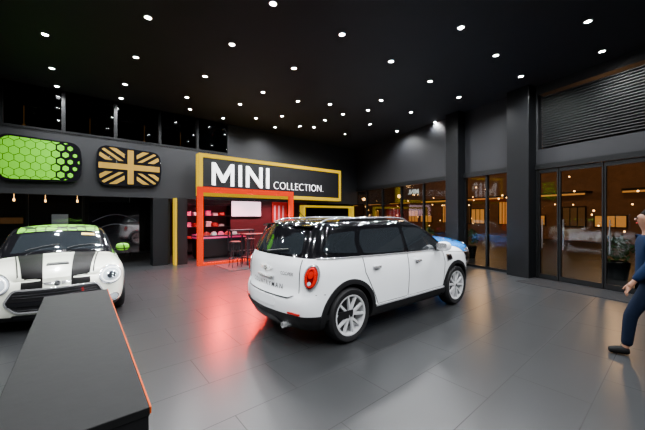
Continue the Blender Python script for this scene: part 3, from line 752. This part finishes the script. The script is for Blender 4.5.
def stool(u,v,zz=.0):
    s=A.top('bar_stool','black bar stool with round seat near the shop entrance','stool',u,v,zz,0,'bar stools',False)
    lathe('seat',[(0,.74),(.16,.74),(.175,.76),(.165,.79),(0,.80)],M['signblack'],s,24)
    for k_ in range(4):
        a=R(45+90*k_); tube('leg',[(.10*math.cos(a),.10*math.sin(a),.74),(.2*math.cos(a),.2*math.sin(a),0)],.012,M['darkmetal'],s)
    tube('footrest',[(.165*math.cos(R(x)),.165*math.sin(R(x)),.28) for x in range(0,361,20)],.009,M['darkmetal'],s)
def htable(u,v,w,d,h):
    t=A.top('display_table','black display table with thin legs in front of the shop','table',u,v,.014,0)
    boxes('table_top',[(0,w,0,d,h-.05,h)],M['signblack'],t,.01)
    for x in (0.03,w-.07):
        for y in (.03,d-.07): boxes('leg',[(x,x+.04,y,y+.04,0,h-.05)],M['darkmetal'],t)
    boxes('lower_shelf',[(.03,w-.03,.03,d-.03,.2,.23)],M['signblack'],t)
htable(2.75,-1.95,.95,.5,.95); stool(2.35,-1.95,.014); stool(4.1,-1.9,.014); stool(3.3,-1.25,.014)
htable(3.3,.0,1.0,.4,1.0)
rg=A.boxes('rug',[(2.0,4.6,-2.5,-1.1,.002,.012)],M['rubber']); tag(rg,'black rug in front of the shop','rug')
k=30
for s_ in [-8+1.5*i for i in range(7)]:
    struct(A.boxes('trim_%d'%(k+100),[(s_-.03,s_+.03,3.4,3.5,0,2.62)],M['frame'])); struct(A.boxes('window_%d'%(k+100),[(s_+.04,s_+1.46,3.44,3.46,0.05,2.55)],M['glass'])); k+=1
for i,(u,v,w,z0,z1,m) in enumerate(((-7.0,5.1,.9,1.3,1.6,'dimwarm'),(-4.6,5.1,.6,1.2,1.5,'whitelit'),(-2.6,5.1,.6,1.25,1.6,'dimwarm'),(-1.2,5.1,.5,1.1,1.9,'whitelit'))):
    q=A.top('wall_display','dimly lit picture panel on the wall of the rear office','picture',u,v,z0,0,'rear lit panels')
    boxes('picture_panel',[(0,w,-.03,0,0,(z1-z0)*.6)],M[m],q); boxes('picture_surround',[(-.05,w+.05,-.02,.03,-.05,0),(-.05,w+.05,-.02,.03,(z1-z0)*.6,(z1-z0)*.6+.05)],M['frame'],q)
for i in range(5):
    d=A.top('desk','dark office desk beyond the glass partition','desk',-6.8+i*1.5,2.3 if i%2 else 4.2,0,0,'office desks')
    boxes('desk_top',[(0,1.1,0,.55,.70,.74)],M['cside'],d); boxes('leg',[(.02,.06,.02,.53,0,.70)],M['frame'],d); boxes('leg',[(1.04,1.08,.02,.53,0,.70)],M['frame'],d)
for i in range(9):  # hanging lamps made up to give the rear office warm glow points
    o=lathe('pendant_lamp',[(.0,.0),(.04,.01),(.05,.05),(.03,.09),(.006,.10),(.006,.62)],M['warmhot'],None,14); o.location=A.P(-7.4+i*.85,3.9+.5*(i%2),2.0-.0*i); o.scale=(.6,.6,1); tag(o,'added small warm pendant lamp over the rear office','lamp','added rear office pendants')
gp=A.top('poster','dark glossy wall graphic with faint curved light streaks','poster',-.75,1.2,.35)
boxes('poster_panel',[(0,1.4,0,.05,0,1.6)],M['blackgloss'],gp)
for q in range(2):
    tube('light_streak',[(.1+1.2*i/10,-.012,.7+.3*q+.22*math.sin(i/10*3.0)) for i in range(11)],.008,M['streak'],gp)
c=A.boxes('column',[(-6,-5.7,.05,.35,0,2.07)],M['column']); tag(c,'square black column under the mezzanine','column')
# ------------------------------------------------------------------ roof art panels
def clip(sub,cl):
    out=sub
    for i in range(len(cl)):
        a=Vector(cl[i]);b=Vector(cl[(i+1)%len(cl)]); e=b-a; inp=out; out=[]
        if not inp: return []
        for j in range(len(inp)):
            p=Vector(inp[j]);q=Vector(inp[(j+1)%len(inp)])
            dp=e.x*(p.y-a.y)-e.y*(p.x-a.x); dq=e.x*(q.y-a.y)-e.y*(q.x-a.x)
            if dp>=0: out.append((p.x,p.y))
            if (dp>=0)!=(dq>=0): t=dp/(dp-dq); r_=p.lerp(q,t); out.append((r_.x,r_.y))
    return out
def art(u,label,kind):
    t=A.top('roof_panel_art',label,'wall art',u,-.12,2.92)
    out=roundpoly([(-.80,-.56),(.80,-.50),(.86,0),(.80,.50),(-.80,.56),(-.86,0)],.26,8)
    n=len(out); V=[(p[0],.0,p[1]) for p in out]+[(p[0]*1.02,.12,p[1]*1.02) for p in out]
    Fc=[tuple(range(n))]+[(i,(i+1)%n,n+(i+1)%n,n+i) for i in range(n)]
    mesh_obj('panel_shell',V,Fc,M['blackgloss'],t)
    inn=[(p[0]*.94,p[1]*.92) for p in out]
    polys=[]
    if kind=='hex':
        r_=.115; dx=r_*math.sqrt(3)
        for a in range(-8,9):
            for b_ in range(-7,8):
                cx=a*dx+(dx/2 if b_%2 else 0); cy=b_*r_*1.5
                rr=r_*(.94 if cx<.2 else .92-.55*min(1,(cx-.2)/.6))
                h=[(cx+rr*math.cos(R(30+60*q)),cy+rr*math.sin(R(30+60*q))) for q in range(6)]
                polys.append(clip(h,inn))
        mm=M['green']
    else:
        def band(ax,ay,bx,by,w):
            d=Vector((bx-ax,by-ay)).normalized(); nn=Vector((-d.y,d.x))*w/2
            return [(ax-nn.x,ay-nn.y),(bx-nn.x,by-nn.y),(bx+nn.x,by+nn.y),(ax+nn.x,ay+nn.y)]
        g=.16
        for sx in (-1,1):
            for sy in (-1,1):
                quad=[(g,g),(1,g),(1,1),(g,1)]; quad=[(x*sx,y*sy) for x,y in quad]
                if sx*sy<0: quad=quad[::-1]
                q=clip(quad,inn)
                for w0 in ((-.20,.10),(.20,.10),(0,.07)):
                    o_=w0[0]; b_=band(0,o_,sx*1.0,sy*.66+o_,w0[1]) 
                    if q: polys.append(clip(b_,q))
        polys.append(clip([(-1,-.08),(1,-.08),(1,.08),(-1,.08)],inn)); polys.append(clip([(-.08,-1),(.08,-1),(.08,-.08),(-.08,-.08)],inn)); polys.append(clip([(-.08,.08),(.08,.08),(.08,1),(-.08,1)],inn))
        mm=M['gold']
    V=[];Fc=[]
    for p in polys:
        if len(p)<3: continue
        n0=len(V); V+=[(x,-.006,y) for x,y in p]; Fc.append(tuple(range(n0,len(V))))
    mesh_obj('printed_pattern',V,Fc,mm,t)
art(.04,'black and gold union flag pattern car roof panel on the wall','flag')
art(-1.98,'black car roof panel with lime green honeycomb pattern','hex')
# ------------------------------------------------------------------ foreground counter
hC=.75
nr=Vector((-.773,1.344,0))
cn=top('counter','dark grey reception counter with an orange edge strip','counter',nr,R(128.9))
Wc=.54; LL=2.76
boxes('counter_top',[(0,LL,0,Wc,hC-.04,hC)],M['counter'],cn,.004)
boxes('counter_body',[(.004,LL-.004,.004,Wc-.004,.0,hC-.04)],M['cside'],cn)
boxes('edge_strip',[(0,LL,-.006,.0,hC-.03,hC+.001)],M['orange'],cn,label='bright orange edge strip')
# ------------------------------------------------------------------ downlights
px=[(148,17),(45,34),(273,3),(342,34),(461,27),(232,44),(588,21),(136,57),(294,68),(52,68),(57,86),(205,76),(125,84),(391,61),(496,55),(430,81),(602,51),(187,97),(381,100),(121,98),(343,114),(459,97),(263,92),(521,76),(411,112),(240,104),(298,101),(190,109),(370,124),(435,122),(397,131),(314,127),(345,134),(223,118),(256,118),(282,116),(330,104),(368,110),(300,126),(275,127),(325,120)]
pos=[]
for (x,y) in px:
    Y=(HW-CH)*FP/(215-y); pos.append(((x-322.5)/FP*Y,Y))
pos+=[(-2.5,2.4),(0.6,2.6),(3.4,2.6),(-4.8,2.9),(6.2,2.9),(-.8,.2),(2.5,.2),(5.5,0),(-4,0),(-8,2),(-8.5,5),(1.0,1.2),(4.2,1.2),(-2.6,1.2),(0,-2),(4,-2)]  # unseen downlights, more added behind the camera to light the car sides
d0=None
for i,(X_,Y_) in enumerate(pos):
    if d0 is None:
        t=top('downlight','small round recessed ceiling downlight, switched on','ceiling light',(X_,Y_,HW),0,'ceiling downlights')
        r_=lathe('trim_ring',[(.045,-.001),(.065,-.001),(.068,-.012),(.05,-.018),(.045,-.006)],M['steel'],t,20)
        l_=lathe('lamp_lens',[(0,-.014),(.030,-.012),(.045,-.006)],M['lens'],t,16)
        ld=D.lights.new('spot','SPOT'); ld.energy=450; ld.spot_size=R(150); ld.spot_blend=.9; ld.shadow_soft_size=.05; ld.color=(.96,.98,1.0)
        s_=D.objects.new('light_source',ld); s_.location=(0,0,-.04); link(s_,t); d0=(t,[r_,l_,s_])
    else:
        t=d0[0].copy(); t.location=(X_,Y_,HW); COL.objects.link(t)
        for ch in d0[1]:
            c=ch.copy(); c.parent=t; COL.objects.link(c)
for i,(u,v) in enumerate(((-6,1.5),(-3.5,2),(-1,2.2),(.6,4.2),(-4.5,4.3),(2.8,1.4),(4.6,1.5),(6.6,1.5))):
    t=A.top('downlight','small round downlight under the mezzanine ceiling','ceiling light',u,v,2.62,0,'mezzanine downlights',False)
    for ch in d0[1][:2]:
        c=ch.copy(); c.parent=t; COL.objects.link(c)
    ld=D.lights.new('spot2','SPOT'); ld.energy=60 if i<5 else 420; ld.spot_size=R(130); ld.spot_blend=.7; ld.color=(1,.85,.7) if i<5 else (1,.22,.28); ld.shadow_soft_size=.05
    s_=D.objects.new('light_source',ld); s_.location=(0,0,-.04); link(s_,t)
for i,u in enumerate((.7,1.85,3.0)):  # added red spots that strengthen the portal's red spill on the floor
    t=D.objects.new('red_spill_helper',None); t.location=(u,-.03,ph-.06); link(t,pt)
    lathe('lamp_lens',[(0,-.02),(.03,-.018),(.035,0)],M['red'],t,12)  # small lens mesh belonging to the added red spot
    ld=D.lights.new('red_spill_fill','SPOT'); ld.energy=2600; ld.spot_size=R(125); ld.spot_blend=.9; ld.color=(1,.008,.0); ld.shadow_soft_size=.12
    s_=D.objects.new('light_source',ld); s_.location=(0,-.06,-.05); s_.rotation_euler=(R(-20),0,0); link(s_,t)
for t_ in (2,9,16):
    ld=D.lights.new('street','POINT'); ld.energy=400; ld.color=(1,.5,.2); ld.shadow_soft_size=.3
    o=D.objects.new('street_light_source',ld); o.location=F.P(t_,-9,4); link(o)
# ------------------------------------------------------------------ person
def skin(name,pts,edges,m,parent,sub=2,root=0,label=None):
    me=D.meshes.new(name); me.from_pydata([p[0] for p in pts],edges,[]); me.update()
    o=D.objects.new(name,me); link(o,parent)
    o.modifiers.new('s','SKIN')
    sv=me.skin_vertices[0].data
    for i,p in enumerate(pts):
        r=p[1]; sv[i].radius=(r,r) if not isinstance(r,tuple) else r; sv[i].use_root=(i==root)
    s=o.modifiers.new('sub','SUBSURF'); s.levels=sub; s.render_levels=sub
    bakemods(o); o.data.materials.clear(); o.data.materials.append(m); o.data.shade_smooth()
    if label:o['label']=label
    return o
def person(loc,rz):
    p=top('person','person in a dark blue jacket and jeans walking past the entrance','person',loc,rz)
    P=[((0,0,.92),.11),((0,0,1.12),.10),((0,0,1.30),.115),((.01,0,1.42),.065),((.02,0,1.48),.05),((.035,0,1.55),.07),((.04,0,1.62),.088),((.03,0,1.68),.07)]
    E=[(0,1),(1,2),(2,3),(3,4),(4,5),(5,6),(6,7)]
    def add(a,lst):
        for co,r in lst: P.append((co,r)); E.append((a,len(P)-1)); a=len(P)-1
        return a
    for s,e in ((1,.16),(-1,-.14)):
        w=add(2,[((0,s*.17,1.36),.045),((e*.3,s*.23,1.12),.036),((e*1.3,s*.24,.90),.026),((e*1.5,s*.24,.85),.03),((e*1.65,s*.24,.81),.024)])
        pl=P[-2][0]
        for f in range(4):
            oy=(f-1.5)*.019; L_=(.034,.04,.036,.028)[f]
            add(w,[((e*1.65,s*.24+oy,.795),.0085),((e*1.65+.012,s*.24+oy,.795-L_),.008),((e*1.65+.0,s*.24+oy,.795-L_*1.9),.007)])
        add(w-1,[((pl[0]+.04,s*.22,.83),.010),((pl[0]+.055,s*.215,.795),.009)])
    add(0,[((.02,.09,.86),.08),((.20,.10,.48),.05),((.24,.10,.12),.038),((.24,.10,.05),.035),((.37,.10,.03),.026)])
    add(0,[((-.01,-.09,.86),.08),((-.06,-.10,.50),.05),((-.33,-.10,.20),.038),((-.34,-.10,.12),.035),((-.25,-.10,.04),.026)])
    skin('body',P,E,M['skin'],p)
    skin('trousers',[((0,0,.95),.13),((.02,.09,.84),.098),((.20,.10,.48),.07),((.235,.10,.10),.056),((-.01,-.09,.84),.098),((-.06,-.10,.50),.07),((-.32,-.10,.21),.056)],[(0,1),(1,2),(2,3),(0,4),(4,5),(5,6)],M['jeans'],p)
    skin('jacket',[((0,0,.86),.145),((0,0,.98),.14),((0,0,1.14),.13),((0,0,1.30),.145),((.01,0,1.43),.085),((0,.16,1.36),.078),((.05,.23,1.12),.064),((.21,.24,.90),.046),((0,-.16,1.36),.078),((-.042,-.23,1.12),.064),((-.185,-.24,.90),.046)],[(0,1),(1,2),(2,3),(3,4),(3,5),(5,6),(6,7),(3,8),(8,9),(9,10)],M['jacket'],p)
    skin('shoe',[((.20,.10,.06),.055),((.31,.10,.048),.05),((.40,.10,.036),.036)],[(0,1),(1,2)],M['shoe'],p)
    skin('shoe',[((-.36,-.10,.13),.055),((-.28,-.10,.065),.05),((-.20,-.10,.036),.036)],[(0,1),(1,2)],M['shoe'],p)
    skin('hair',[((-.04,0,1.55),.08),((-.02,0,1.63),.108),((.005,0,1.69),.11),((.05,0,1.725),.07)],[(0,1),(1,2),(2,3)],M['hair'],p)
    for s in (-1,1):
        o=lathe('eye',[(0,-.009),(.007,-.006),(.009,0),(.007,.006),(0,.009)],M['blackgloss'],p,12); o.location=(.118,s*.03,1.625)
        skin('ear',[((.04,s*.095,1.60),.012),((.035,s*.10,1.63),.016)],[(0,1)],M['skin'],p,1)
    skin('nose',[((.12,0,1.62),.008),((.138,0,1.595),.013)],[(0,1)],M['skin'],p,1)
    skin('mouth',[((.112,-.02,1.565),.006),((.12,0,1.565),.007),((.112,.02,1.565),.006)],[(0,1),(1,2)],M['redcloth'],p,1)
    p.scale=(.97,.97,.97)
    return p
person((3.74,3.42,0),R(150))
# ------------------------------------------------------------------ world, camera
w=D.worlds.new('night'); SC.world=w; w.use_nodes=True
w.node_tree.nodes['Background'].inputs[0].default_value=(.012,.014,.02,1); w.node_tree.nodes['Background'].inputs[1].default_value=.4
cam=D.cameras.new('camera'); cam.lens=36*FP/645; cam.sensor_width=36; cam.clip_end=200
co=D.objects.new('camera',cam); COL.objects.link(co); co.location=(0,0,CH); co.rotation_euler=(R(90),0,0); SC.camera=co
